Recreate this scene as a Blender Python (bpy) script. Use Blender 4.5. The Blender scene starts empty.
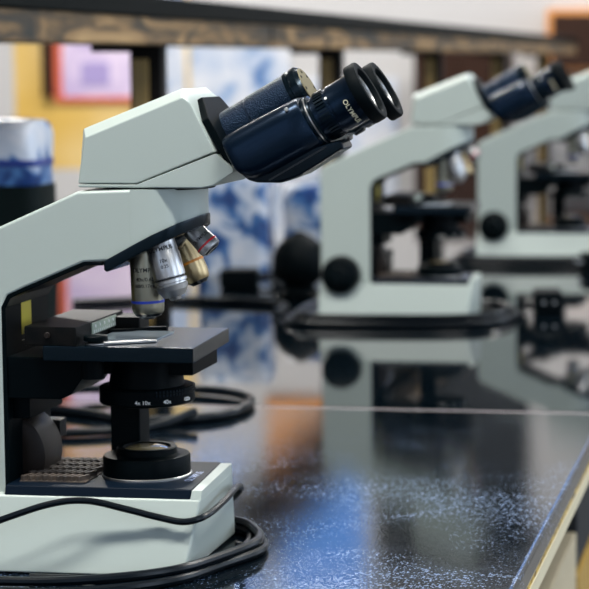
import bpy, bmesh, math, random
from mathutils import Vector, Matrix
R_ = math.radians
scene = bpy.context.scene
COL = scene.collection
TZ = 0.75                                   # height of the bench top above the floor

# ------------------------------------------------------------------ materials
def new_mat(name):
    m = bpy.data.materials.new(name); m.use_nodes = True
    nt = m.node_tree
    return m, nt, nt.nodes['Principled BSDF']

def simple(name, col, rough=.5, metal=0., spec=.5, coat=0., bump=None, tint=None):
    m, nt, b = new_mat(name)
    b.inputs['Base Color'].default_value = (*col, 1)
    b.inputs['Roughness'].default_value = rough
    b.inputs['Metallic'].default_value = metal
    b.inputs['Specular IOR Level'].default_value = spec
    b.inputs['Coat Weight'].default_value = coat
    if tint: b.inputs['Specular Tint'].default_value = (*tint, 1)
    if bump:
        sc, st, dist = bump
        tc = nt.nodes.new('ShaderNodeTexCoord')
        n = nt.nodes.new('ShaderNodeTexNoise'); n.inputs['Scale'].default_value = sc; n.inputs['Detail'].default_value = 4
        bp = nt.nodes.new('ShaderNodeBump'); bp.inputs['Strength'].default_value = st; bp.inputs['Distance'].default_value = dist
        nt.links.new(tc.outputs['Object'], n.inputs['Vector'])
        nt.links.new(n.outputs['Fac'], bp.inputs['Height']); nt.links.new(bp.outputs['Normal'], b.inputs['Normal'])
    return m

def ramp(nt, stops):
    r = nt.nodes.new('ShaderNodeValToRGB')
    el = r.color_ramp.elements
    while len(el) < len(stops): el.new(.5)
    for e, (p, c) in zip(el, stops):
        e.position = p; e.color = (*c, 1)
    return r

def noise_mat(name, scale, stops, rough=.5, detail=3, stretch=(1, 1, 1), distortion=0., coat=0., metal=0., spec=.5):
    m, nt, b = new_mat(name)
    tc = nt.nodes.new('ShaderNodeTexCoord'); mp = nt.nodes.new('ShaderNodeMapping')
    mp.inputs['Scale'].default_value = stretch
    n = nt.nodes.new('ShaderNodeTexNoise'); n.inputs['Scale'].default_value = scale
    n.inputs['Detail'].default_value = detail; n.inputs['Distortion'].default_value = distortion
    r = ramp(nt, stops)
    nt.links.new(tc.outputs['Object'], mp.inputs['Vector']); nt.links.new(mp.outputs['Vector'], n.inputs['Vector'])
    nt.links.new(n.outputs['Fac'], r.inputs['Fac']); nt.links.new(r.outputs['Color'], b.inputs['Base Color'])
    b.inputs['Roughness'].default_value = rough
    b.inputs['Coat Weight'].default_value = coat
    b.inputs['Metallic'].default_value = metal
    b.inputs['Specular IOR Level'].default_value = spec
    return m

def emit(name, col, s):
    m, nt, b = new_mat(name)
    b.inputs['Base Color'].default_value = (.8, .8, .8, 1)
    b.inputs['Emission Color'].default_value = (*col, 1)
    b.inputs['Emission Strength'].default_value = s
    return m

M = {}
M['cream'] = simple('greenish_white_paint', (.42, .483, .452), .38, bump=(900, .06, .0006))
M['black'] = simple('black_plastic', (.0008, .0028, .0038), .42, spec=.05)
M['gloss'] = simple('semi_gloss_black', (.0012, .0040, .0065), .24, spec=.26, tint=(.6, .8, 1))
M['tube'] = simple('black_satin_enamel', (.0010, .0042, .0100), .27, spec=.34, tint=(.40, .62, 1))  # blue tint puts the bluish light of the highlights into the material
M['leather'] = simple('grained_black_vinyl', (.0012, .0045, .0110), .30, spec=.42, tint=(.32, .56, 1), bump=(900, .9, .0012))  # bluish light along the barrel is carried by the specular tint
M['rubber'] = simple('black_rubber', (.0012, .0032, .0044), .55, spec=.06)
M['navy'] = simple('navy_panel', (.0012, .006, .014), .5, spec=.12)
M['chrome'] = simple('satin_chrome', (.52, .52, .52), .34, 1.)
M['steel'] = simple('brushed_steel', (.46, .46, .46), .36, 1.)
M['olive'] = simple('champagne_metal', (.40, .385, .30), .34, 1.)
M['brass'] = simple('brass_tinted_metal', (.46, .35, .19), .34, 1.)
M['darkmetal'] = simple('dark_grey_metal', (.05, .055, .06), .34, 1.)
M['tan'] = simple('tan_disc', (.19, .165, .095), .5, spec=.2)
M['blue_ring'] = simple('blue_enamel', (.02, .06, .55), .35)
M['red_ring'] = simple('red_enamel', (.62, .02, .03), .35)
M['orange_ring'] = simple('orange_enamel', (.75, .26, .02), .35)
M['lens'] = simple('coated_lens', (.03, .035, .03), .03, 0, .9, coat=1.)
M['gold_reflection'] = simple('lens_gold_reflection', (.42, .33, .16), .06, 0, .8, coat=1.)  # gold reflection on the lamp lens, put into its base colour
M['white_ink'] = simple('white_ink', (.85, .85, .82), .5)
M['gold_ink'] = simple('pale_gold_ink', (.85, .78, .55), .5)
M['blue_ink'] = simple('pale_blue_ink', (.36, .45, .70), .5)
M['black_ink'] = simple('black_ink', (.01, .01, .012), .5)
M['scale'] = simple('grey_green_scale', (.36, .42, .33), .45)
M['sticker'] = simple('yellow_sticker', (.62, .50, .03), .5)
M['grille'] = noise_mat('dusty_brown_grille', 60, [(.3, (.03, .025, .022)), (.75, (.17, .13, .10))], .6)
M['glass_slide'] = simple('glass_slide', (.38, .45, .50), .08, 0, .8)
M['cable'] = simple('black_cable_sheath', (.0012, .0035, .0060), .28, spec=.2)
M['block'] = noise_mat('worn_black_casting', 90, [(.3, (.0012, .0025, .003)), (.8, (.0075, .0065, .006))], .45, spec=.10)
M['knob'] = simple('black_moulded_knob', (.0010, .0032, .0042), .36, spec=.10)
M['knob_brown'] = simple('worn_brown_black_knob', (.014, .010, .008), .42, spec=.22)

# --- bench top: polished far slab, dusty near slab
def bench_mat(name, rough, dust):
    """black resin; settled dust in patches, thicker towards the worked end of the slab (y < .4)"""
    m, nt, b = new_mat(name)
    L = nt.links.new
    tc = nt.nodes.new('ShaderNodeTexCoord'); P = tc.outputs['Object']
    def noise(scale, detail=3, dist=0.):
        n = nt.nodes.new('ShaderNodeTexNoise'); n.inputs['Scale'].default_value = scale; n.inputs['Detail'].default_value = detail
        n.inputs['Distortion'].default_value = dist; L(P, n.inputs['Vector']); return n.outputs['Fac']
    def mrange(v, a, c, d=0., e=1.):
        n = nt.nodes.new('ShaderNodeMapRange'); n.inputs['From Min'].default_value = a; n.inputs['From Max'].default_value = c
        n.inputs['To Min'].default_value = d; n.inputs['To Max'].default_value = e; L(v, n.inputs['Value']); return n.outputs['Result']
    def math_(op, a, c):
        n = nt.nodes.new('ShaderNodeMath'); n.operation = op
        for k, v in enumerate((a, c)):
            if isinstance(v, float): n.inputs[k].default_value = v
            else: L(v, n.inputs[k])
        return n.outputs[0]
    fine = noise(520, 2); big = noise(8, 5, .8); film = noise(26, 6, .4)
    sx = nt.nodes.new('ShaderNodeSeparateXYZ'); L(P, sx.inputs['Vector'])
    near = mrange(sx.outputs[1], .66, .22)
    mask = math_('MULTIPLY', mrange(big, .34, .60), math_('ADD', math_('MULTIPLY', near, .85), .15))
    vo = nt.nodes.new('ShaderNodeTexVoronoi'); vo.inputs['Scale'].default_value = 560; L(P, vo.inputs['Vector'])
    sc = nt.nodes.new('ShaderNodeSeparateColor'); L(vo.outputs['Color'], sc.inputs['Color'])
    size = math_('MULTIPLY', mrange(sc.outputs[0], .48, 1.15), math_('ADD', math_('MULTIPLY', mask, .9), .12))
    dots = math_('GREATER_THAN', size, math_('ADD', vo.outputs['Distance'], .06))
    specks = math_('MULTIPLY', dots, mrange(mask, 0., .35, .35, 1.))
    filmv = math_('MULTIPLY', mrange(film, .40, .75), math_('MULTIPLY', mask, .09))
    amount = math_('MULTIPLY', math_('ADD', math_('MULTIPLY', specks, .90), filmv), float(dust))
    mix = nt.nodes.new('ShaderNodeMix'); mix.data_type = 'RGBA'
    mix.inputs[6].default_value = (.0015, .0035, .0055, 1); mix.inputs[7].default_value = (.13, .21, .37, 1)
    L(amount, mix.inputs[0]); L(mix.outputs[2], b.inputs['Base Color'])
    L(math_('ADD', math_('MULTIPLY', amount, .35), math_('MULTIPLY', mrange(film, .3, .7, .7, 1.4), float(rough))), b.inputs['Roughness'])
    bp = nt.nodes.new('ShaderNodeBump'); bp.inputs['Strength'].default_value =   .05 * dust; bp.inputs['Distance'].default_value = .001
    L(fine, bp.inputs['Height']); L(bp.outputs['Normal'], b.inputs['Normal'])
    b.inputs['IOR'].default_value = 1.55
    return m
M['bench_near'] = bench_mat('dusty_black_resin', .045, 1.)
M['bench_far'] = bench_mat('polished_black_resin', .035, .0)
M['edge_cream'] = simple('cream_edge_strip', (.66, .60, .42), .5)
M['joint'] = simple('pale_joint_strip', (.50, .44, .46), .5)
M['ply'] = noise_mat('raw_yellow_plywood', 120, [(.35, (.04, .025, .01)), (.55, (.50, .33, .05)), (.8, (.62, .45, .10))], .7)
M['beige'] = noise_mat('beige_laminate', 6, [(.3, (.50, .42, .27)), (.7, (.60, .52, .36))], .5)
M['shade_black'] = simple('flat_black_and_shade', (.006, .008, .012), .7)  # plain black parts, and shade painted above the cabinet doors
M['yellow_wood'] = noise_mat('yellow_varnished_wood', 8, [(.3, (.42, .25, .04)), (.7, (.60, .38, .07))], .45, stretch=(1, .2, 1))
# --- shelf
M['shelf_top'] = simple('black_shelf_top', (.0014, .0034, .0036), .5, spec=.04)
M['rail'] = noise_mat('stained_old_wood', 5, [(.36, (.010, .012, .009)), (.46, (.08, .048, .018)), (.56, (.26, .155, .060)), (.72, (.44, .28, .12))], .55, 5, (4, 1, 6), 1.2)
M['post'] = simple('dark_stained_post', (.009, .008, .007), .5, spec=.1)
M['bronze'] = noise_mat('bronze_varnished_strip', 7, [(.3, (.16, .10, .03)), (.7, (.42, .29, .10))], .4, 3, (1, 1, .6))
# --- prints and room
M['blue_print'] = noise_mat('white_plastic_blue_print', 19, [(.38, (.008, .04, .17)), (.46, (.06, .17, .40)), (.53, (.50, .56, .66)), (.72, (.66, .67, .72))], .35, 2, distortion=.7)
M['blue_poster'] = noise_mat('white_and_blue_poster', 6.5, [(.30, (.02, .08, .26)), (.36, (.15, .27, .50)), (.45, (.44, .50, .62)), (.62, (.62, .63, .68))], .5, 2, distortion=.4)
M['pack_dark'] = simple('dark_green_black_band', (.002, .006, .006), .5, spec=.1)
M['pack_stripe'] = simple('deep_blue_stripe', (.008, .03, .22), .4)
M['lavender'] = noise_mat('lavender_print', 5, [(.35, (.50, .40, .62)), (.6, (.70, .58, .74))], .5, 1)
M['violet'] = simple('violet_print', (.36, .29, .55), .5)
M['red_border'] = simple('coral_red_border', (.62, .12, .06), .5)
M['brown'] = simple('dark_brown_wood', (.028, .011, .006), .5, spec=.2)
M['orange_wood'] = noise_mat('orange_wood', 4, [(.3, (.58, .21, .05)), (.7, (.74, .34, .11))], .45, 3, (1, 1, 6))
M['wall_white'] = simple('grey_wall', (.34, .34, .35), .7)
M['floor'] = noise_mat('grey_floor', 3, [(.3, (.10, .10, .10)), (.7, (.14, .14, .13))], .4)
M['ceil'] = simple('grey_ceiling', (.42, .43, .43), .8)
M['frame'] = simple('white_window_frame', (.70, .71, .72), .45)
M['lamp_on'] = emit('lamp_diffuser', (1., .98, .94), 9.)
def pane_mat():
    m, nt, b = new_mat('clear_window_glass')
    t = nt.nodes.new('ShaderNodeBsdfTransparent'); g = nt.nodes.new('ShaderNodeBsdfGlossy'); g.inputs['Roughness'].default_value = .02
    mx = nt.nodes.new('ShaderNodeMixShader'); mx.inputs[0].default_value = .06
    nt.links.new(t.outputs[0], mx.inputs[1]); nt.links.new(g.outputs[0], mx.inputs[2])
    nt.links.new(mx.outputs[0], nt.nodes['Material Output'].inputs['Surface'])
    return m
M['pane'] = pane_mat()
def wall_back_mat():
    # the back wall is painted: a white strip, a yellow bay with a pale dado, then warm white
    m, nt, b = new_mat('back_wall_paint')
    tc = nt.nodes.new('ShaderNodeTexCoord'); sx = nt.nodes.new('ShaderNodeSeparateXYZ')
    nt.links.new(tc.outputs['Object'], sx.inputs['Vector'])
    def step(axis, v, gt=True):
        n = nt.nodes.new('ShaderNodeMath'); n.operation = 'GREATER_THAN' if gt else 'LESS_THAN'; n.inputs[1].default_value = v
        nt.links.new(sx.outputs[axis], n.inputs[0]); return n
    def mul(a, c):
        n = nt.nodes.new('ShaderNodeMath'); n.operation = 'MULTIPLY'
        nt.links.new(a.outputs[0], n.inputs[0]); nt.links.new(c.outputs[0], n.inputs[1]); return n
    yel = mul(mul(step(0, -3.13), step(0, -2.28, False)), step(2, TZ - .13))
    nz = nt.nodes.new('ShaderNodeTexNoise'); nz.inputs['Scale'].default_value = 1.6
    nt.links.new(tc.outputs['Object'], nz.inputs['Vector'])
    r = ramp(nt, [(.35, (.62, .39, .085)), (.65, (.74, .56, .27))]); nt.links.new(nz.outputs['Fac'], r.inputs['Fac'])
    mix = nt.nodes.new('ShaderNodeMix'); mix.data_type = 'RGBA'
    mix.inputs[6].default_value = (.50, .485, .485, 1)
    nt.links.new(yel.outputs[0], mix.inputs[0]); nt.links.new(r.outputs['Color'], mix.inputs[7])
    nt.links.new(mix.outputs[2], b.inputs['Base Color']); b.inputs['Roughness'].default_value = .7
    return m
M['wall_back'] = wall_back_mat()

# ------------------------------------------------------------------ mesh builder
class MB:
    def __init__(self): self.bm = bmesh.new(); self.bev = False
    def loft(self, rings, cap=True, closed=False):
        bm = self.bm; n = len(rings[0])
        vs = [[bm.verts.new(p) for p in r] for r in rings]
        prs = list(zip(vs[:-1], vs[1:])) + ([(vs[-1], vs[0])] if closed else [])
        for a, b in prs:
            for i in range(n):
                j = (i + 1) % n
                bm.faces.new((a[i], a[j], b[j], b[i]))
        if cap and not closed:
            bm.faces.new(list(reversed(vs[0]))); bm.faces.new(vs[-1])
        return self
    def prism_y(self, poly, y0, y1):
        return self.loft([[(x, y0, z) for x, z in poly], [(x, y1, z) for x, z in poly]])
    def prism_z(self, poly, z0, z1):
        return self.loft([[(x, y, z0) for x, y in poly], [(x, y, z1) for x, y in poly]])
    def box(self, lo, hi):
        x0, y0, z0 = lo; x1, y1, z1 = hi
        return self.prism_z([(x0, y0), (x1, y0), (x1, y1), (x0, y1)], z0, z1)
    def obox(self, c, size, mat3):
        hx, hy, hz = [s / 2 for s in size]
        r0 = [(-hx, -hy), (hx, -hy), (hx, hy), (-hx, hy)]
        c = Vector(c)
        return self.loft([[c + mat3 @ Vector((x, y, -hz)) for x, y in r0], [c + mat3 @ Vector((x, y, hz)) for x, y in r0]])
    def lathe(self, p, axis, prof, seg=48):
        p = Vector(p); a = Vector(axis).normalized()
        t = Vector((0, 1, 0)) if abs(a.y) < .9 else Vector((1, 0, 0))
        e1 = a.cross(t).normalized(); e2 = a.cross(e1)
        rings = []
        for s, r in prof:
            r = max(r, 1e-5)
            rings.append([p + a * s + (e1 * math.cos(k * 2 * math.pi / seg) + e2 * math.sin(k * 2 * math.pi / seg)) * r for k in range(seg)])
        return self.loft(rings)
    def cyl(self, p, axis, r, s0, s1, b=.0006, seg=48):
        return self.lathe(p, axis, [(s0, r - b), (s0 + b, r), (s1 - b, r), (s1, r - b)], seg)
    def tube(self, pts, r, seg=10, sub=10, closed=False, flat=1.):
        P = [Vector(p) for p in pts]; Q = []
        n = len(P)
        rng = range(n) if closed else range(n - 1)
        for i in rng:
            p0 = P[(i - 1) % n] if (closed or i > 0) else P[0] * 2 - P[1]
            p1 = P[i]; p2 = P[(i + 1) % n]
            p3 = P[(i + 2) % n] if (closed or i + 2 < n) else P[-1] * 2 - P[-2]
            for k in range(sub):
                t = k / sub
                Q.append(.5 * ((2 * p1) + (p2 - p0) * t + (2 * p0 - 5 * p1 + 4 * p2 - p3) * t * t + (3 * p1 - p0 - 3 * p2 + p3) * t ** 3))
        if not closed: Q.append(P[-1])
        rings = []; up = Vector((0, 0, 1))
        for i, q in enumerate(Q):
            d = (Q[(i + 1) % len(Q)] - Q[i - 1]) if closed else (Q[min(i + 1, len(Q) - 1)] - Q[max(i - 1, 0)])
            d.normalize()
            s = d.cross(up)
            if s.length < 1e-3: s = Vector((1, 0, 0))
            s.normalize(); u = s.cross(d)
            rings.append([q + (s * math.cos(a) + u * math.sin(a) * flat) * r for a in [k * 2 * math.pi / seg for k in range(seg)]])
        return self.loft(rings, True, closed)
    def bevel(self, w, seg=2, ang=30):
        bm = self.bm
        bmesh.ops.recalc_face_normals(bm, faces=bm.faces)
        es = [e for e in bm.edges if len(e.link_faces) == 2 and e.calc_face_angle(0) > R_(ang)]
        self.bev = True
        bmesh.ops.bevel(bm, geom=es, offset=w, segments=seg, profile=.5, affect='EDGES', clamp_overlap=True)
        return self
    def build(self, name, mat, parent=None, ang=35):
        bm = self.bm
        bmesh.ops.recalc_face_normals(bm, faces=bm.faces)
        me = bpy.data.meshes.new(name); bm.to_mesh(me); bm.free()
        me.materials.append(M[mat])
        me.polygons.foreach_set('use_smooth', [True] * len(me.polygons))
        me.set_sharp_from_angle(angle=R_(ang))
        o = bpy.data.objects.new(name, me); COL.objects.link(o)
        if self.bev:
            wn_ = o.modifiers.new('weighted', 'WEIGHTED_NORMAL'); wn_.keep_sharp = True; wn_.weight = 100
        if parent: o.parent = parent
        return o

def tag(o, label, cat, group=None):
    o['label'] = label; o['category'] = cat
    if group: o['group'] = group
    return o
def thing(name, label, cat, loc=(0, 0, 0), rz=0, group=None):
    o = bpy.data.objects.new(name, None); COL.objects.link(o)
    o.empty_display_size = .05; o.location = loc; o.rotation_euler = (0, 0, rz)
    return tag(o, label, cat, group)
def struct(name, mb, mat, parent=None):
    o = mb.build(name, mat, parent)
    o['kind'] = 'structure'
    return o
def dup(o, parent=None):
    c = o.copy(); COL.objects.link(c)
    if parent: c.parent = parent
    for ch in list(o.children): dup(ch, c)
    return c

# lettering: a font curve turned into a mesh, wrapped by a mapping function
def lettering(name, s, size, mapf, mat, parent, spacing=1.):
    cu = bpy.data.curves.new('txt', 'FONT'); cu.body = s; cu.size = size; cu.align_x = 'CENTER'; cu.align_y = 'CENTER'
    cu.space_character = spacing; cu.offset = size * .012
    tmp = bpy.data.objects.new('txt', cu); COL.objects.link(tmp)
    dg = bpy.context.evaluated_depsgraph_get()
    me = bpy.data.meshes.new_from_object(tmp.evaluated_get(dg))
    bpy.data.objects.remove(tmp); bpy.data.curves.remove(cu)
    bm = bmesh.new(); bm.from_mesh(me)
    for v in bm.verts: v.co = mapf(v.co.x, v.co.y)
    bm.to_mesh(me); bm.free()
    me.name = name; me.materials.clear(); me.materials.append(M[mat])
    o = bpy.data.objects.new(name, me); COL.objects.link(o); o.parent = parent
    return o
def wrap(p, axis, r, mid, s0=0., along=False):
    """on a cylinder: text centre faces direction `mid`; letters' up along axis (along=False) or text running along axis"""
    p = Vector(p); a = Vector(axis).normalized(); m = Vector(mid); m = (m - a * m.dot(a)).normalized(); q = a.cross(m)
    def f(u, v):
        if along: u, v = -v, u
        th = u / r
        return p + a * (s0 + v) + (m * math.cos(th) + q * math.sin(th)) * (r + .00025)
    return f

# ------------------------------------------------------------------ the microscope
U = Vector((math.cos(R_(30)), 0, math.sin(R_(30))))        # eyepiece direction
N = Vector((-math.sin(R_(30)), 0, math.cos(R_(30))))       # square to it, upwards

def make_microscope(label, group):
    t = thing('microscope', label, 'microscope', group=group)
    # base: draughted block on feet
    top = lambda z, y: 0
    z0, z1, z2 = .0015, .0575, .0635
    def ring(z, xb, xfn, xff, w): return [(xb, -w, z), (xfn, -w, z), (xff, w, z), (xb, w, z)]
    mb = MB()
    mb.loft([ring(z0, -.171, .0495, .0500, .0735), ring(z1, -.171, .0590, .0525, .0570)])
    mb.bevel(.0022, 3)
    mb.loft([[(.0505, -.0568, z1 - .001), (.0588, -.0568, z1 - .001), (.0523, .0568, z1 - .001), (.0440, .0568, z1 - .001)],
             [(.0515, -.0545, z2), (.0590, -.0545, z2), (.0525, .0545, z2), (.0440, .0545, z2)]])
    mb.build('base', 'cream', t)
    mb = MB(); mb.loft([[(-.094, -.0565, z1 - .0005), (.0503, -.0565, z1 - .0005), (.0436, .0565, z1 - .0005), (-.094, .0565, z1 - .0005)],
                        [(-.094, -.0545, .0642), (.0512, -.0545, .0642), (.0440, .0545, .0642), (-.094, .0545, .0642)]])
    mb.bevel(.0006, 1).build('base_panel', 'navy', t)
    lettering('lettering', 'OLYMPUS', .0085, lambda u, v: Vector((.0395 - v + .00, -.006 + u, .0645)), 'blue_ink', t)
    for x in (-.16, .03):
        for y in (-.055, .055):
            MB().cyl((x, y, 0), (0, 0, 1), .009, 0, .006, seg=20).build('foot', 'rubber', t)
    # ventilation grille: slanted bars
    mb = MB()
    mb.box((-.088, -.040, .0637), (-.036, .042, .0650))
    for i in range(9):
        for j in range(5):
            cx = -.084 + i * .0055; cy = -.033 + j * .0165
            m3 = Matrix.Rotation(R_(-24), 3, 'Z')
            mb.obox((cx, cy, .0665), (.0026, .0125, .0042), m3)
    mb.build('vent_grille', 'grille', t)
    # lamp collector
    lc = MB().lathe((0, 0, 0), (0, 0, 1), [(.063, .033), (.066, .0335), (.079, .0335), (.0805, .0325), (.0807, .0255), (.0815, .0235),
                    (.0858, .0230), (.0865, .0220), (.0865, .0185), (.0850, .0175), (.0838, .0170), (.0838, 0)], 64).build('lamp_collector', 'black', t)
    MB().lathe((0, 0, 0), (0, 0, 1), [(.0636, .0345), (.0655, .0345), (.0660, .0338), (.0636, .0338)], 64).build('collar', 'steel', lc)
    MB().lathe((0, 0, 0), (0, 0, 1), [(.0842, .0172), (.0852, .0165), (.0866, .0110), (.0870, .004), (.0871, 0)], 48).build('lens', 'gold_reflection', lc)
    # arm: column and sloping limb, rounded nose
    A = [(-.171, .0555), (-.171, .2215), (-.165, .2295), (-.0441, .2825), (-.0345, .2868), (.008, .2885),
         (.008, .2420), (-.005, .2350), (-.0306, .2335), (-.0790, .2130), (-.0905, .2075), (-.0952, .1990), (-.0956, .0555)]
    w = .0475
    mb = MB(); mb.prism_y(A, -w, w).bevel(.0025, 3)
    st = []
    for x, hw, zl in [(.006, w, .2410), (.016, .0468, .2460), (.026, .0440, .2510), (.035, .0385, .2555), (.042, .031, .2588), (.047, .020, .2610), (.0495, .008, .2620)]:
        st.append([(x, -hw, zl), (x, hw, zl), (x, hw, .2885), (x, -hw, .2885)])
    mb.loft(st)
    mb.build('arm', 'cream', t, 40)
    # dark lining round the inside of the opening
    L = [(-.0975, .060), (-.0965, .1990), (-.0915, .2090), (-.0795, .2140), (-.031, .2345), (-.016, .2345),
         (-.016, .2315), (-.0300, .2312), (-.0780, .2108), (-.0885, .2060), (-.0930, .1985), (-.0936, .060)]
    MB().prism_y(L, -.0470, .0470).bevel(.0006, 1).build('arm_lining', 'black', t)
    MB().box((-.0940, -.014, .174), (-.0928, .007, .2035)).build('inspection_sticker', 'sticker', t)
    # bar under the limb
    mb = MB(); st = []
    for x, a, b, zt in [(-.0150, -.049, .030, .2328), (-.0125, -.050, .034, .2342), (.010, -.050, .036, .2465), (.022, -.0490, .036, .2528), (.032, -.045, .033, .2576), (.041, -.038, .028, .2618),
                        (.047, -.024, .020, .2642), (.0510, -.012, .010, .2660), (.0525, -.004, .004, .2665)]:
        h = .0075 if x > -.013 and x < .052 else .0045
        st.append([(x, a, zt - h), (x, b, zt - h), (x, b, zt + .002), (x, a, zt + .002)])
    mb.loft(st).bevel(.0012, 2, 50).build('nosepiece_mount', 'gloss', t)
    # revolving nosepiece: tilted dome under the bar
    ax = Vector((.36, 0, -.93))
    MB().lathe((.0125, -.004, .248), ax, [(-.012, .022), (0, .0240), (.004, .0240), (.007, .022), (.013, .016), (.0165, .007), (.017, 0)], 48).build('revolving_nosepiece', 'gloss', t)
    # objectives -----------------------------------------------------
    def objective(p, axis, prof, mat, ringspec, tipprof, tipmat, texts, roll):
        o = MB().lathe(p, axis, prof, 40).build('objective', mat, t)
        for s0, s1, r, m in ringspec:
            MB().cyl(p, axis, r, s0, s1, .0002, 40).build('colour_ring', m, o)
        MB().lathe(p, axis, tipprof, 40).build('front_lens_mount', tipmat, o)
        for s, size, r, sc in texts:
            f = wrap(p, (-Vector(axis)), r, roll, -sc)
            lettering('lettering', s, size, f, 'black_ink', o)
        return o
    toward = Vector((.18, -1, .05))
    objective((.0085, -.020, .240), (.03, 0, -1), [(-.004, .0118), (0, .0122), (.0415, .0122), (.0455, .0118), (.047, .0110)], 'olive',
              [(.0370, .0390, .0125, 'blue_ring')], [(.0465, .0108), (.0490, .0095), (.0500, .006), (.0515, .0045), (.052, 0)], 'darkmetal',
              [('OLYMPUS', .0046, .0122, .0135), ('40x/0.65', .0040, .0122, .0205), ('160/0.17mm', .0036, .0122, .0255)], toward)
    objective((.0228, -.030, .2490), (.257, 0, -.966), [(-.001, .0108), (.001, .0112), (.010, .0115), (.0115, .0122), (.0280, .0122), (.0285, .0112), (.0297, .0112), (.0302, .0124), (.0324, .0124), (.0329, .0114), (.0340, .0114), (.0345, .0122), (.0385, .0112)], 'chrome',
              [(.0286, .0296, .01155, 'black_ink')], [(.0380, .0110), (.0430, .0085), (.0435, .0050), (.0460, .0040), (.0462, 0)], 'steel',
              [('OLYMPUS', .0046, .0115, .0060), ('10x', .0040, .0122, .0150), ('0.25', .0034, .0122, .0195)], toward)
    objective((.0205, .020, .252), (.42, 0, -.90), [(-.004, .0095), (0, .0100), (.012, .0100), (.020, .0106), (.034, .0106), (.0400, .0096), (.042, .0085)], 'brass',
              [(.0255, .0275, .0109, 'orange_ring')], [(.0415, .0085), (.0445, .0060), (.0450, 0)], 'darkmetal', [], toward)
    objective((.0440, -.010, .2548), (.70, 0, -.71), [(-.004, .0075), (0, .0082), (.0120, .0086), (.0125, .0089), (.0165, .0089), (.0185, .0084), (.0190, .0074)], 'steel',
              [(.0130, .0146, .0092, 'red_ring')], [(.0186, .0072), (.0200, .0060), (.0202, .0040), (.0196, .0036), (.0196, 0)], 'darkmetal',
              [('OLYMPUS', .0036, .0089, .0078)], toward)
    # head -----------------------------------------------------------
    MB().cyl((.014, 0, 0), (0, 0, 1), .043, .2875, .2925, seg=56).build('head_collar', 'black', t)
    H0 = [(-.0346, .2925), (.0105, .2928), (.0705, .3167), (.0525, .3527), (.0466, .3570), (-.0285, .3270)]
    H1 = [(-.0386, .2925), (.0105, .2928), (.0705, .3167), (.0520, .3550), (.0430, .3635), (-.0345, .3330)]
    mb = MB()
    mb.loft([[(x, y, z) for x, z in P] for y, P in ((-.045, H0), (-.030, H1), (.030, H1), (.045, H0))])
    mb.bevel(.0012, 2, 25).build('head_housing', 'cream', t)
    K0 = [(-.0346, .2900), (.060, .2902), (.0690, .2920), (.0845, .3020), (.0845, .3050), (.0712, .3158), (.0105, .2922), (-.0346, .2919)]
    K1 = [(-.0336, .2896), (.060, .2896), (.0690, .2914), (.0838, .3015), (.0838, .3050), (.0707, .3150), (.0105, .2922), (-.0336, .2919)]
    mb = MB(); mb.loft([[(x, y, z) for x, z in P] for y, P in ((-.0452, K0), (-.044, K1), (.044, K1), (.0452, K0))])
    mb.bevel(.0015, 2, 25).build('head_underside', 'cream', t)
    # black flange, square to the tubes
    fc = Vector((.0650, 0, .3305))
    fl = [(-.040, -.0285), (-.040, .010), (-.024, .0275), (.024, .0275), (.040, .010), (.040, -.0285)]
    MB().loft([[fc + U * u + Vector((0, a, 0)) + N * b for a, b in fl] for u in (-.0005, .0055)]).bevel(.0012, 2).build('tube_flange', 'black', t)
    # hinge barrel between the tubes
    hc = Vector((.1324, 0, .3633)) ; r = .0183
    hb = MB().lathe(hc, U, [(-.088, r - .001), (-.087, r), (-.0485, r), (-.0480, r - .0011), (-.0468, r - .0011), (-.0463, r + .0004), (-.013, r + .0004), (-.0125, r)], 56).build('hinge_barrel', 'leather', t)
    MB().lathe(hc, U, [(-.0128, r - .002), (-.0125, r + .0008), (-.0095, r + .0012), (-.009, r), (-.0075, r), (-.007, r + .0012), (-.003, r + .0014), (-.0015, r), (0, r - .001)], 56).build('end_ring', 'gloss', hb)
    mb = MB(); mb.lathe(hc, U, [(-.001, r - .0012), (.0006, r - .0016), (.0006, 0)], 56)
    mb.build('end_disc', 'tan', hb)
    mb = MB()
    for k in range(8):
        a = k * math.pi / 4
        mb.cyl(hc + N * math.cos(a) * .0135 + Vector((0, 1, 0)) * math.sin(a) * .0135, U, .0012, .0004, .0010, .0001, 10)
    mb.build('pin_holes', 'black', hb)
    # the two ocular tubes
    for s in (-1, 1):
        # body: rounded block running along U
        c0 = Vector((.0720, 0, .3180)); yn = s * .033
        axc = Vector((.1867, 0, .3631)) - U * .0650                    # on the ocular axis
        def sect(sv, ry, ht, hb_, n=28):
            base = axc + U * sv + Vector((0, yn, 0)); out = []
            for k in range(n):
                a = 2 * math.pi * k / n
                ca, sa = math.cos(a), math.sin(a)
                yy = math.copysign(abs(ca) ** .62, ca) * ry
                nn = math.copysign(abs(sa) ** .62, sa) * (ht if sa > 0 else hb_)
                out.append(base + Vector((0, yy, 0)) + N * nn)
            return out
        tb = MB(); tb.loft([sect(-.0500, .0200, .0220, .0020), sect(-.0490, .0222, .0240, .0060), sect(-.0470, .0230, .0245, .0110), sect(-.0420, .0235, .0245, .0150), sect(-.030, .0235, .0242, .0172),
                            sect(-.002, .0235, .0230, .0180), sect(.0135, .0232, .0222, .0182), sect(.0150, .0224, .0214, .0174)])
        tube = tb.build('ocular_tube', 'tube', t, 45)
        o_ = axc + Vector((0, yn, 0))
        MB().lathe(o_, U, [(.0148, .0200), (.0152, .0206), (.0170, .0206), (.0173, .0194), (.0183, .0194), (.0187, .0200), (.0202, .0198), (.0206, .0180)], 56).build('clamp_ring', 'gloss', tube)
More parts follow.
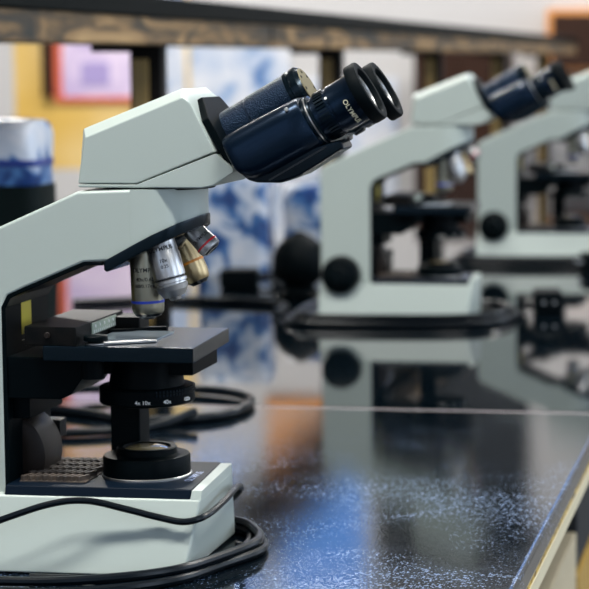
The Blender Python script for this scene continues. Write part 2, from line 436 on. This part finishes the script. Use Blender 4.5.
        MB().lathe(o_, U, [(.0172, .0195), (.0174, .0198), (.0182, .0198), (.0184, .0195)], 56).build('chrome_band', 'chrome', tube)
        MB().cyl(o_ + U * .006 + N * .0165 + Vector((0, s * .0195, 0)), Vector((0, s, .35)), .0016, 0, .0022, .0003, 12).build('set_screw', 'chrome', tube)
        # eyepiece
        ep = MB().lathe(o_, U, [(.0150, .0172), (.0235, .0172), (.0240, .0182), (.0330, .0182), (.0335, .0176), (.0352, .0176), (.0357, .0186),
                                (.0575, .0186), (.0585, .0192)], 56).build('eyepiece', 'tube', t)
        mb = MB()
        for k in range(40):
            a = 2 * math.pi * k / 40
            rad = N * math.cos(a) + Vector((0, 1, 0)) * math.sin(a)
            mb.obox(o_ + U * .0285 + rad * .0184, (.0075, .0016, .0014), Matrix((U, rad.cross(U), rad)).transposed())
        mb.build('dioptre_ring', 'gloss', ep)
        MB().cyl(o_ + U * .0344 - Vector((0, s * .0, 0)) + (N * .55 - Vector((0, .83, 0))) * .0178, N * .55 - Vector((0, .83, 0)), .0012, -.0005, .0007, .0002, 10).build('index_dot', 'white_ink', ep)
        oe = o_ - U * .003
        MB().lathe(oe, U, [(.0570, .0190), (.0578, .0232), (.0590, .0237), (.0655, .0237), (.0668, .0230), (.0672, .0205), (.0668, .0180), (.0655, .0172), (.0625, .0168), (.0600, .0150), (.0600, .012), (.0596, .0118)], 64).build('eyecup', 'rubber', ep)
        MB().lathe(oe, U, [(.0622, .0168), (.0630, .0168), (.0632, .0155), (.0622, .0150)], 48).build('inner_ring', 'steel', ep)
        MB().lathe(oe, U, [(.0598, .0130), (.0604, .0120), (.0612, .0060), (.0614, 0)], 40).build('lens', 'lens', ep)
        if s < 0:
            lettering('lettering', 'OLYMPUS', .0050, wrap(o_, U, .0186, -N * .55 + Vector((0, -1, 0)), .0465), 'gold_ink', ep, 1.02)
    # wedge plate joining the tubes underneath
    W = [(.0850, .3080), (.0870, .3045), (.0945, .2962), (.1020, .2942), (.1197, .2941), (.1363, .3001), (.1684, .3201), (.1650, .3262), (.1450, .3210), (.1100, .3130)]
    MB().prism_y(W, -.045, -.012).bevel(.002, 2).build('bridge_plate', 'gloss', t)
    mb = MB(); mb.obox(Vector((.1330, -.0448, .3085)), (.050, .0012, .0012), Matrix((U, (0, 1, 0), N)).transposed())
    mb.build('bridge_seam', 'darkmetal', t)
    MB().obox(Vector((.1565, 0, .3285)), (.012, .050, .006), Matrix((U, (0, 1, 0), N)).transposed()).bevel(.001, 2).build('scale_plate', 'gloss', t)
    # stage ----------------------------------------------------------
    MB().prism_z([(-.060, -.060), (.0558, -.060), (.0508, .060), (-.060, .060)], .1605, .1720).bevel(.0009, 2).build('stage', 'gloss', t)
    MB().box((-.050, -.012, .1440), (.0415, .058, .1607)).bevel(.001, 2).build('stage_slide', 'black', t)
    Bk = [(-.094, .1610), (-.022, .1610), (-.030, .1520), (-.0440, .1330), (-.052, .1290), (-.094, .1290)]
    MB().prism_y(Bk, -.045, .035).bevel(.0012, 2).build('stage_bracket', 'black', t)
    MB().box((-.094, -.036, .112), (-.080, .038, .129)).bevel(.001, 2).build('focus_block', 'black', t)
    MB().cyl((-.026, -.047, 0), (0, 0, 1), .0085, .146, .1606, seg=28).build('stage_screw', 'black', t)
    hold = MB().prism_z([(-.0750, -.0575), (-.0335, -.0605), (-.0335, .052), (-.0750, .052)], .1715, .1862).bevel(.0012, 2).build('specimen_holder', 'block', t)
    MB().box((-.0750, -.0612, .1760), (-.0745, -.0575, .1765)).build('holder_seam', 'olive', hold)
    mb = MB(); mb.box((-.0338, -.026, .1765), (-.0326, .032, .1850)); vs = mb.build('vernier_scale', 'scale', hold)
    mb = MB()
    for k in range(5): mb.cyl((-.0327, -.019 + k * .0105, .1822), (1, 0, 0), .0013, 0, .0006, .0001, 10)
    for k in range(12): mb.box((-.0327, -.022 + k * .0045, .1770), (-.0322, -.0212 + k * .0045, .1793))
    mb.build('graduations', 'white_ink', vs)
    MB().cyl((-.056, -.0600, .1800), (0, -1, 0), .0022, -.001, .0012, .0003, 14).build('screw', 'knob_brown', hold)
    MB().box((-.0480, .030, .1715), (-.0130, .056, .1835)).bevel(.002, 2).build('holder_head', 'block', hold)
    MB().lathe((-.0225, -.0485, .172), (0, 0, 1), [(0, .0070), (.0012, .0070), (.0013, .0060), (.0028, .0060), (.0032, .0090), (.0062, .0090), (.0070, .0082), (.0072, 0)], 32).build('clip_knob', 'black', hold)
    MB().cyl((-.0225, -.0485, .172), (0, 0, 1), .0080, .0002, .0016, .0003, 28).build('washer', 'chrome', hold)
    cl = [(-.0150, -.0520), (-.0050, -.0470), (.0110, -.0370), (.0195, -.0325), (.0190, -.0300), (.0080, -.0310), (-.0040, -.0380), (-.0150, -.0460)]
    MB().prism_z(cl, .1722, .1742).bevel(.0004, 1).build('clip_finger', 'chrome', hold)
    cl = [(-.0330, .0120), (-.0180, .0200), (-.0060, .0330), (.0060, .0380), (.0065, .0425), (-.0080, .0400), (-.0200, .0280), (-.0330, .0200)]
    MB().prism_z(cl, .1722, .1750).bevel(.0004, 1).build('clip_finger', 'black', hold)
    MB().box((-.0300, -.0260, .1720), (.0160, .0260, .1732)).build('specimen_slide', 'glass_slide', t)
    # condenser ------------------------------------------------------
    cd = MB().lathe((0, .004, 0), (0, 0, 1), [(.1200, .030), (.1212, .0355), (.1225, .0365), (.1330, .0365), (.1342, .0355), (.1345, .0290), (.1450, .0275), (.1610, .0275)], 64).build('condenser', 'black', t)
    mb = MB()
    for k in range(34):
        a = R_(-20 + k * 4.4)
        d = Vector((math.sin(a), -math.cos(a), 0))
        if 25 < -20 + k * 4.4 < 125:
            for zz in (.1300, .1328): mb.obox(Vector((0, .004, zz)) + d * .0363, (.0013, .0014, .0020), Matrix((d, d.cross(Vector((0, 0, 1))), (0, 0, 1))).transposed())
    mb.build('iris_knurling', 'gloss', cd)
    cf = wrap((0, .004, 0), (0, 0, 1), .0365, (.18, -1, 0), .1252)
    lettering('lettering', '4x 10x', .0042, lambda u, v: cf(u + .0010, v), 'white_ink', cd)
    lettering('lettering', '40x', .0042, lambda u, v: cf(u + .0200, v), 'white_ink', cd)
    lettering('lettering', '100x', .0042, lambda u, v: cf(u + .0400, v), 'white_ink', cd)
    MB().box((-.0355, .020, .064), (-.0115, .046, .132)).bevel(.0015, 2).build('condenser_post', 'black', t)
    # focus drive ----------------------------------------------------
    MB().lathe((-.112, -.018, .079), (0, 1, 0), [(0, .022), (.001, .033), (.003, .0355), (.042, .0355), (.044, .0345), (.045, .02)], 48).build('thumb_wheel', 'knob_brown', t)
    mb = MB()
    for k in range(7):
        mb.box((-.0940, .030 + k * .0022, .086), (-.0800, .0312 + k * .0022, .1000))
    mb.build('rack_teeth', 'darkmetal', t)
    for s in (-1, 1):
        kn = MB().lathe((-.138, s * .0470, .070), (0, s, 0), [(-.003, .0200), (0, .0210), (.004, .0210), (.0045, .0270), (.006, .0285), (.022, .0280), (.0265, .0255), (.0285, .0210), (.0290, .0)], 56).build('focus_knob', 'knob', t)
        MB().lathe((-.138, s * .0760, .070), (0, s, 0), [(-.001, .0135), (.008, .0130), (.0095, .0110), (.0098, 0)], 40).build('fine_focus_knob', 'knob', kn)
    return t

TOP = TZ
scope = make_microscope('large sharp greenish white microscope in the foreground, its left edge cut off', 'microscopes along the bench')
scope.location = (0, 0, TOP)
s2 = dup(scope); s2.location = (-.020, 1.510, TOP)
s2['label'] = 'blurred greenish white microscope standing in the middle of the row, round black knob in view'
s3 = dup(scope); s3.location = (.077, 2.430, TOP)
s3['label'] = 'farthest pale microscope behind the middle one, cut off by the right edge of the photo'

# ------------------------------------------------------------------ power cords and cables
def cable(name, pts_list, r, label, loc=(0, 0, 0), group=None, cat='cable', plug=None):
    if len(pts_list) == 1 and not plug:
        o = MB().tube(pts_list[0], r).build(name, 'cable'); o.location = loc
        return tag(o, label, cat, group)
    t = thing(name, label, cat, loc, group=group)
    for p in pts_list: MB().tube(p, r).build('cord', 'cable', t)
    if plug: MB().box(*plug).bevel(.004, 2).build('plug', 'rubber', t)
    return t

# cord slung round the side and front of the near base
sl = [(-.200, -.0840, .018), (-.150, -.0860, .024), (-.0990, -.0880, .0400), (-.0520, -.0840, .0560), (-.0240, -.0760, .0585), (.0060, -.0720, .0520),
(.0300, -.0680, .0455), (.0500, -.0690, .0430), (.0630, -.0560, .0455), (.0650, -.0100, .0480), (.0630, .0250, .0490), (.0590, .0540, .0450), (.0550, .0680, .0380),
      (.0350, .0790, .0220), (-.0100, .0860, .0060), (-.1200, .0960, .0030)]
o = MB().tube(sl, .0026, 10, 10).build('slung_cable', 'cable')
o.location = (0, 0, TOP)
tag(o, 'black power cord slung across the side and front of the foreground microscope base', 'cable')
# two turns of cable lying round the base on the bench
def coil_pts(z, grow=0.):
    return [(-.210, -.128 - grow, z), (-.120, -.140 - grow, z), (-.040, -.140 - grow, z), (.0150, -.120 - grow, z), (.0500, -.088 - grow * .6, z), (.0700, -.040, z), (.0850 + grow * .5, -.002, z),
            (.0860 + grow * .5, .022, z), (.0760 + grow * .4, .048, z), (.0500, .085 + grow, z), (-.020, .110 + grow, z), (-.140, .115 + grow, z), (-.215, .090, z)]
t = thing('coiled_cable', 'black cable lying in turns on the bench round the foreground microscope base', 'cable', (0, 0, TOP))
MB().tube(coil_pts(.0042), .0040, 10, 10).build('cord', 'cable', t)
MB().tube(coil_pts(.0110, -.006), .0036, 10, 10).build('cord', 'cable', t)
MB().tube([(-.06, -.098, .004), (.010, -.096, .004), (.050, -.084, .004), (.0660, -.034, .004), (.0720, .018, .004), (.0680, .052, .004), (.0580, .082, .004), (.030, .094, .004), (-.03, .100, .004)], .0036, 10, 10).build('cord', 'cable', t)
# loose loop on the bench behind the near microscope
P = [(-.50, .70, .005), (-.400, .665, .005), (-.335, .640, .005), (-.250, .600, .005), (-.190, .565, .005), (-.122, .592, .005), (-.098, .640, .0055), (-.105, .715, .006), (-.160, .765, .006), (-.245, .770, .006),
     (-.310, .715, .013), (-.370, .665, .0135), (-.47, .66, .008)]
t = thing('loose_cable', 'thick black cable looping over the bench just behind the foreground microscope', 'cable', (0, 0, TOP))
MB().tube(P, .0052, 12, 12).build('cord', 'cable', t)
MB().tube([(-.47, .47, .005), (-.33, .47, .005), (-.262, .480, .005), (-.205, .497, .005), (-.160, .532, .005), (-.128, .575, .0145)], .0048, 12, 12).build('cord', 'cable', t)
# cables round the bases of the other two
for (lx, ly), lab in (((-.020, 1.51), 'black cable coiled flat round the base of the middle microscope'),
                      ((.077, 2.43), 'black cable coiled flat round the base of the farthest microscope')):
    t = thing('coiled_cable', lab, 'cable', (lx, ly, TOP), group='cables coiled round the far bases')
    ring1 = [(-.185, -.095, .005), (-.12, -.112, .005), (-.05, -.108, .005), (.02, -.098, .005), (.070, -.075, .005), (.094, -.03, .005), (.100, .03, .005), (.07, .085, .005), (0, .10, .005), (-.12, .105, .005), (-.185, .095, .005), (-.200, 0, .005)]
    MB().tube(ring1, .005, 10, 8, True).build('cord', 'cable', t)
    ring2 = [(x * 1.03, y * 1.03, .0145) for x, y, z in ring1]
    MB().tube(ring2, .005, 10, 8, True).build('cord', 'cable', t)
    ring3 = [(x * 1.10, y * 1.12, .005) for x, y, z in ring1]
    MB().tube(ring3, .005, 10, 8, True).build('cord', 'cable', t)

def adapter(loc, rz, label, grp=None):
    t = thing('power_adapter', label, 'adapter', loc, rz, grp)
    MB().box((-.032, -.022, 0), (.032, .022, .034)).bevel(.006, 3).build('case', 'rubber', t)
    MB().tube([(.030, 0, .014), (.050, .002, .014), (.065, .010, .006), (.095, .030, .004)], .004).build('lead', 'cable', t)
    for y in (-.008, .008): MB().box((-.044, y - .002, .016), (-.030, y + .002, .020)).build('prong', 'steel', t)
    return t
adapter((.128, 1.62, TOP), R_(100), 'black power adapter on the bench right of the middle microscope')
adapter((.150, 2.25, TOP), R_(20), 'black power adapter in front of the farthest microscope')

# small things on the bench under the shelf
def blower(loc):
    t = thing('air_blower', 'round black rubber air blower standing on the bench left of the middle microscope', 'air blower', loc)
    MB().lathe((0, 0, 0), (0, 0, 1), [(0, .030), (.006, .034), (.010, .030), (.018, .022)], 40).build('stand', 'rubber', t)
    MB().lathe((0, 0, 0), (0, 0, 1), [(.016, .018), (.024, .030), (.036, .0400), (.052, .0440), (.068, .0430), (.084, .0360), (.096, .0240), (.104, .010), (.106, .008), (.108, .0)], 48).build('bulb', 'rubber', t)
    MB().lathe((.040, 0, .082), (1, 0, .45), [(-.008, .010), (.004, .009), (.018, .006), (.022, .005), (.022, 0)], 24).build('nozzle', 'rubber', t)
    return t
blower((-.295, 1.77, TOP))
adapter((-.425, 1.88, TOP), R_(8), 'left one of two black plug blocks on the bench before the blue and white packs')
adapter((-.362, 1.99, TOP), R_(-170), 'right one of two black plug blocks, beside the round air blower')
cable('loose_cable', [[(-.62, 1.60, .006), (-.5, 1.66, .006), (-.40, 1.655, .006), (-.34, 1.64, .006), (-.28, 1.60, .006), (-.27, 1.50, .006)]], .006,
      'black cable running along the bench in front of the air blower', (0, 0, TOP))
cable('loose_cable', [[(-.345, 1.80, .030), (-.30, 1.83, .034), (-.24, 1.82, .030), (-.225, 1.77, .012), (-.225, 1.71, .006), (-.25, 1.67, .006)]], .006,
      'black cable draped behind the air blower towards the middle microscope', (0, 0, TOP))

# ------------------------------------------------------------------ plastic packs with blue print
def pack(name, loc, rz, sx, sy, h, label, dark=0., stripe=None, group=None):
    t = thing(name, label, 'pack', loc, rz, group)
    def sec(z, fx, fy, jit):
        out = []
        for k in range(28):
            a = 2 * math.pi * k / 28; c, s = math.cos(a), math.sin(a)
            out.append((math.copysign(abs(c) ** .35, c) * sx / 2 * fx + jit * math.sin(3 * a + z * 40), math.copysign(abs(s) ** .35, s) * sy / 2 * fy, z))
        return out
    j = .004
    if dark:
        MB().loft([sec(0, .96, .96, 0), sec(dark * .5, 1.01, 1.02, 0), sec(dark, 1.0, 1.0, 0)]).build('lower_band', 'pack_dark', t)
    MB().loft([sec(dark, .97, .97, 0), sec(dark + (h - dark) * .2, 1., 1., j), sec(dark + (h - dark) * .5, .99, 1., j), sec(dark + (h - dark) * .78, .98, .92, j), sec(dark + (h - dark) * .93, .94, .74, j), sec(h, .90, .42, j), sec(h + .002, .6, .15, 0)]).build('wrapper', 'blue_print', t)
    if stripe:
        z, hh = stripe
        MB().loft([sec(z - hh, .97, 1.0, j), sec(z - hh * .9, 1.015, 1.03, j), sec(z + hh * .9, 1.015, 1.03, j), sec(z + hh, .97, 1., j)]).build('stripe', 'pack_stripe', t)
    return t
pack('wrapped_pack', (-.520, 1.00, TOP), 0, .165, .10, .309, 'white and blue plastic pack with a black lower part at the left edge', .228, (.256, .004))
PG = 'blue printed packs under the shelf'
pack('wrapped_pack', (-.500, 2.14, TOP), R_(5), .13, .10, .20, 'white and blue pack on the bench behind the left plug block', 0, None, PG)
pack('wrapped_pack', (-.355, 2.16, TOP), R_(-4), .11, .10, .16, 'white and blue pack behind the round black air blower', 0, None, PG)

# ------------------------------------------------------------------ shelf over the bench
sh = thing('bench_shelf', 'long dark wooden shelf on posts running above the bench', 'shelf', (0, 0, TOP))
MB().box((-.53, .30, .4430), (-.385, 7.2, .4720)).bevel(.004, 2).build('shelf_board', 'shelf_top', sh)
for k, (y0, y1) in enumerate([(.31, 1.98), (1.99, 3.95), (3.96, 7.19)]):
    MB().box((-.44, y0, .4050), (-.390, y1, .4430)).bevel(.003, 2).build('front_rail', 'rail', sh)
MB().box((-.525, .31, .4050), (-.495, 7.19, .4430)).bevel(.003, 2).build('back_rail', 'rail', sh)
for y in (.40, 1.42, 2.66, 3.90, 5.15, 6.4):
    p = MB().box((-.462, y, 0), (-.414, y + .03, .4055)).bevel(.003, 2).build('post', 'post', sh)
    MB().box((-.457, y - .006, 0.), (-.433, y + .001, .385)).bevel(.002, 2).build('strip', 'bronze', p)
    MB().box((-.520, y + .002, .3950), (-.450, y + .028, .4055)).build('bracket', 'post', sh)

# ------------------------------------------------------------------ the bench
def slab(y0, y1, mat, label):
    t = thing('worktop', label, 'worktop', (0, 0, 0), group='bench worktops')
    MB().box((-1.10, y0, TZ - .0215), (.297, y1, TZ)).bevel(.004, 3).build('top', mat, t, 12)
    MB().box((-1.09, y0 + .002, TZ - .0258), (.2955, y1 - .002, TZ - .0215)).build('plywood_core', 'ply', t)
    MB().box((.2850, y0 + .002, TZ - .0400), (.2962, y1 - .002, TZ - .0258)).build('edge_strip', 'edge_cream', t)
    if y1 < 1: MB().box((-1.09, y1 - .001, TZ - .015), (.294, y1 + .0024, TZ - .0004)).build('joint_strip', 'joint', t)  # thin pale strip along the seam between the slabs
    return t
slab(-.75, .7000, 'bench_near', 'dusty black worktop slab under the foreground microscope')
slab(.7026, 7.3, 'bench_far', 'polished black worktop slab beyond the seam, under the farther microscopes')
def cabinet(y0, y1, kind, label):
    t = thing('bench_cabinet', label, 'cabinet', (0, 0, 0), group='cabinets under the bench')
    z1 = TZ - .0262
    if kind == 'door':
        MB().box((-1.05, y0, .06), (.232, y1, z1)).build('carcass', 'shade_black', t)  # near-black colour stands in for shade between doors and worktop
        n = 2; wd = (y1 - y0) / n
        for k in range(n):
            d = MB().box((.232, y0 + k * wd + .004, .10), (.250, y0 + (k + 1) * wd - .004, .582)).bevel(.002, 2).build('door', 'beige', t)
            MB().tube([(.249, y0 + k * wd + .05, .50), (.275, y0 + k * wd + .05, .51), (.275, y0 + k * wd + .05, .60), (.249, y0 + k * wd + .05, .61)], .005).build('handle', 'steel', d)
        MB().box((-1.0, y0 + .01, 0), (.19, y1 - .01, .06)).build('plinth', 'shade_black', t)
    else:
        MB().box((-1.05, y0, 0), (-1.03, y1, z1)).build('back_panel', 'shade_black', t)
        MB().box((-1.03, y0, .06), (.20, y0 + .02, z1)).build('side_panel', 'shade_black', t)
        MB().box((-1.03, y1 - .02, .06), (.20, y1, z1)).build('side_panel', 'shade_black', t)
        MB().box((-1.0, y0 + .02, .53), (.248, y1 - .02, z1 - .03)).bevel(.002, 2).build('drawer', 'shade_black', t)
        MB().box((-1.0, y0 + .02, .10), (.250, y1 - .02, .522)).bevel(.002, 2).build('lower_drawer', 'yellow_wood', t)
        MB().box((-1.0, y0, 0), (.19, y1, .06)).build('plinth', 'shade_black', t)
    return t
cabinet(-.70, .858, 'door', 'beige cabinet under the bench with the near corner in view')
cabinet(.862, 1.70, 'open', 'black drawer over a yellow wooden drawer at the lower right corner')
cabinet(1.704, 4.4, 'door', 'long beige cabinet under the middle of the bench')
cabinet(4.404, 7.25, 'door', 'long beige cabinet under the far end of the bench')

# ------------------------------------------------------------------ the room
X0r, X1r, Y0r, Y1r, ZC = -5.0, 4.0, -4.5, 8.0, 3.7
struct('floor', MB().box((X0r - .1, Y0r - .1, -.10), (X1r + .1, Y1r + .1, 0)), 'floor')
struct('ceiling', MB().box((X0r - .1, Y0r - .1, ZC), (X1r + .1, Y1r + .1, ZC + .1)), 'ceil')
def holed(mk, a0, a1, holes):
    """wall spanning a0..a1 along its run with holes (b0,b1,z0,z1); mk(b0,b1,z0,z1) adds a piece"""
    x = a0
    for b0, b1, z0, z1 in sorted(holes):
        mk(x, b0, 0, ZC); mk(b0, b1, 0, z0); mk(b0, b1, z1, ZC); x = b1
    mk(x, a1, 0, ZC)
HB = [(-2.45, -1.42, 2.27, 3.30), (-.30, .95, 2.30, 3.30)]
mb = MB(); holed(lambda b0, b1, z0, z1: mb.box((b0, Y1r, z0), (b1, Y1r + .15, z1)), X0r - .1, X1r + .1, HB); struct('wall_back', mb, 'wall_back')
HR = [(-3.2, -1.0, 1.0, 3.1), (.2, 2.4, 1.0, 3.1), (3.6, 5.8, 1.0, 3.1)]
mb = MB(); holed(lambda b0, b1, z0, z1: mb.box((X1r, b0, z0), (X1r + .15, b1, z1)), Y0r - .1, Y1r + .1, HR); struct('wall_right', mb, 'wall_white')
HF = [(-3.2, -.6, 1.0, 3.1), (.6, 3.2, 1.0, 3.1)]
mb = MB(); holed(lambda b0, b1, z0, z1: mb.box((b0, Y0r - .15, z0), (b1, Y0r, z1)), X0r - .1, X1r + .1, HF); struct('wall_front', mb, 'wall_white')
mb = MB(); mb.box((X0r - .15, Y0r - .1, 0), (X0r, Y1r + .1, ZC)); struct('wall_left', mb, 'wall_white')
wn = 0
def window(axis, pos, b0, b1, z0, z1):
    global wn
    wn += 1
    mb = MB(); f = .05
    def bx(a, b, c, d):
        if axis == 'y': mb.box((a, pos + .03, c), (b, pos + .09, d))
        else: mb.box((pos + .03, a, c), (pos + .09, b, d))
    bx(b0, b0 + f, z0, z1); bx(b1 - f, b1, z0, z1); bx(b0 + f, b1 - f, z0, z0 + f); bx(b0 + f, b1 - f, z1 - f, z1)
    m = (b0 + b1) / 2; bx(m - f / 2, m + f / 2, z0 + f, z1 - f)
    w = struct('window_%d' % wn, mb, 'frame')
    mb = MB()
    if axis == 'y': mb.box((b0 + f, pos + .055, z0 + f), (b1 - f, pos + .060, z1 - f))
    else: mb.box((pos + .055, b0 + f, z0 + f), (pos + .060, b1 - f, z1 - f))
    mb.build('pane', 'pane', w)
for a in HB: window('y', Y1r, *a)
for a in HR: window('x', X1r, *a)
for a in HF: window('y', Y0r - .15, *a)
mb = MB(); mb.box((-5.0, Y1r - .015, 0), (4.0, Y1r, .10)); struct('baseboard_back', mb, 'frame')

# things on the back wall
YB = Y1r
def poster(name, x0, x1, z0, z1, mat, label, border=None, cat='poster', group=None, inner=None):
    t = thing(name, label, cat, ((x0 + x1) / 2, YB, z0), group=group)
    w = (x1 - x0) / 2; h = z1 - z0
    MB().box((-w, -.012, 0), (w, -.001, h)).build('board', mat, t)
    if border:
        b = .035; mb = MB()
        mb.box((-w - .002, -.018, -.002), (-w + b, -.0115, h + .002)); mb.box((-w + b, -.018, -.002), (w + .002, -.0115, b * .7))
        mb.build('border', border, t)
    if inner:
        a0, a1, c0, c1 = inner
        MB().box((a0 - (x0 + x1) / 2, -.016, c0 - z0), (a1 - (x0 + x1) / 2, -.0115, c1 - z0)).build('print', 'violet', t)
    return t
poster('wall_banner', -2.925, -2.53, TZ + .185, TZ + 1.46, 'lavender', 'tall lavender banner with a coral red edge hanging on the yellow wall', 'red_border', 'banner', None, (-2.80, -2.66, TZ + .26, TZ + .37))
t = thing('wooden_batten', 'narrow dark brown batten on the yellow wall left of the lavender banner', 'batten', (-2.955, YB, TZ + .21))
MB().box((-.022, -.05, 0), (.022, -.001, 1.25)).build('board', 'brown', t)
poster('wall_poster', -2.525, -2.30, TZ + .03, TZ + .95, 'blue_poster', 'white and blue poster right of the lavender banner, behind the shelf post', None, 'poster', 'blue and white posters')
poster('wall_poster', -2.27, -1.80, TZ - .40, TZ + .60, 'blue_poster', 'white and blue poster above the foreground eyepiece tubes', None, 'poster', 'blue and white posters')
poster('wall_poster', -1.77, -1.30, TZ - .40, TZ + .30, 'blue_poster', 'white and blue poster seen between the foreground eyepieces and the middle microscope', None, 'poster', 'blue and white posters')
t = thing('dark_reflection_panel', 'unseen black panel added on the far wall to darken the worktop reflection', 'board', (-1.11, YB, TZ + .98))
MB().box((-.30, -.03, 0), (.42, -.001, 1.15)).bevel(.004, 2).build('board', 'shade_black', t)  # unseen panel, added so the near worktop mirrors something dark
t = thing('orange_reflection_panel', 'unseen orange panel added on the far wall for its reflection in the worktop', 'panel', (-1.75, YB, TZ + 1.20))
MB().box((-.18, -.03, 0), (.16, -.001, .34)).bevel(.004, 2).build('board', 'orange_wood', t)  # unseen panel, added to give the worktop its orange reflection
t = thing('wall_cabinet', 'orange wooden wall cabinet with a dark brown front at the upper right corner', 'cabinet', (-.36, YB, TZ + .33))
MB().box((-.22, -.26, 0), (.30, -.001, .275)).build('carcass', 'orange_wood', t)
MB().box((-.19, -.275, .02), (.28, -.26, .25)).build('door', 'brown', t)
t = thing('wooden_cupboard', 'dark brown wooden cupboard standing behind the shelf posts at the far wall', 'cupboard', (-.96, YB, 0))
MB().box((-.19, -.40, 0), (.20, -.001, TZ + .42)).bevel(.006, 2).build('carcass', 'brown', t)
MB().box((-.18, -.418, .08), (.005, -.40, TZ + .40)).build('door', 'brown', t)
MB().box((.010, -.418, .08), (.19, -.40, TZ + .40)).build('door', 'brown', t)

# ------------------------------------------------------------------ lamps
def ceiling_lamp(x, y, label, power):
    t = thing('ceiling_lamp', label, 'lamp', (x, y, ZC - .09), group='ceiling lamps')
    MB().box((-.62, -.17, .03), (.62, .17, .09)).bevel(.005, 2).build('housing', 'frame', t)
    MB().box((-.60, -.15, .015), (.60, .15, .031)).build('diffuser', 'lamp_on', t)
    L = bpy.data.lights.new('lamp_light', 'AREA'); L.shape = 'RECTANGLE'; L.size = 1.2; L.size_y = .3; L.energy = power; L.color = (1., .98, .93)
    o = bpy.data.objects.new('lamp_light', L); COL.objects.link(o); o.parent = t; o.location = (0, 0, .008)
for i, (x, y, p) in enumerate([(-.9, -.9, 95), (1.3, -.9, 85), (-.9, 2.4, 60), (1.3, 2.4, 60), (-2.4, 5.9, 170), (.6, 5.9, 120)]):
    ceiling_lamp(x, y, 'white rectangular ceiling lamp hanging over the laboratory', p)
# daylight through the windows: area lamps standing in the openings
def daylight(loc, rot, sx, sy, p, col):
    L = bpy.data.lights.new('daylight', 'AREA'); L.shape = 'RECTANGLE'; L.size = sx; L.size_y = sy; L.energy = p; L.color = col
    o = bpy.data.objects.new('daylight', L); COL.objects.link(o); o.location = loc; o.rotation_euler = rot
BLUE = (.72, .84, 1.)
for b0, b1, z0, z1 in HB: daylight(((b0 + b1) / 2, Y1r + .2, (z0 + z1) / 2), (R_(-90), 0, 0), b1 - b0, z1 - z0, 5.5, (.14, .38, 1.))
for b0, b1, z0, z1 in HR: daylight((X1r + .2, (b0 + b1) / 2, (z0 + z1) / 2), (R_(90), 0, R_(90)), b1 - b0, z1 - z0, 70, BLUE)
for b0, b1, z0, z1 in HF: daylight(((b0 + b1) / 2, Y0r - .2, (z0 + z1) / 2), (R_(90), 0, 0), b1 - b0, z1 - z0, 18, BLUE)

w = bpy.data.worlds.new('World'); scene.world = w; w.use_nodes = True
bg = w.node_tree.nodes['Background']; bg.inputs[0].default_value = (.30, .52, 1., 1); bg.inputs[1].default_value = .35

# ------------------------------------------------------------------ camera
cam = bpy.data.cameras.new('Camera'); co = bpy.data.objects.new('Camera', cam); COL.objects.link(co)
F = 2100.; pitch = math.atan(235.5 / F); yaw = math.atan(263 * math.cos(pitch) / F)
co.location = (.49168, -1.55890, .385 + TZ)
co.rotation_euler = (R_(90) - pitch, 0, yaw)
cam.sensor_width = 36; cam.lens = F / 589 * 36
cam.shift_x = -232.5 / 589
cam.clip_start = .05
cam.dof.use_dof = True; cam.dof.focus_distance = 1.53; cam.dof.aperture_fstop = 10.5
scene.camera = co

scene.view_settings.view_transform = 'Standard'; scene.view_settings.look = 'None'
scene.view_settings.gamma = 1; scene.view_settings.use_curve_mapping = False
scene.view_settings.exposure = -0.08
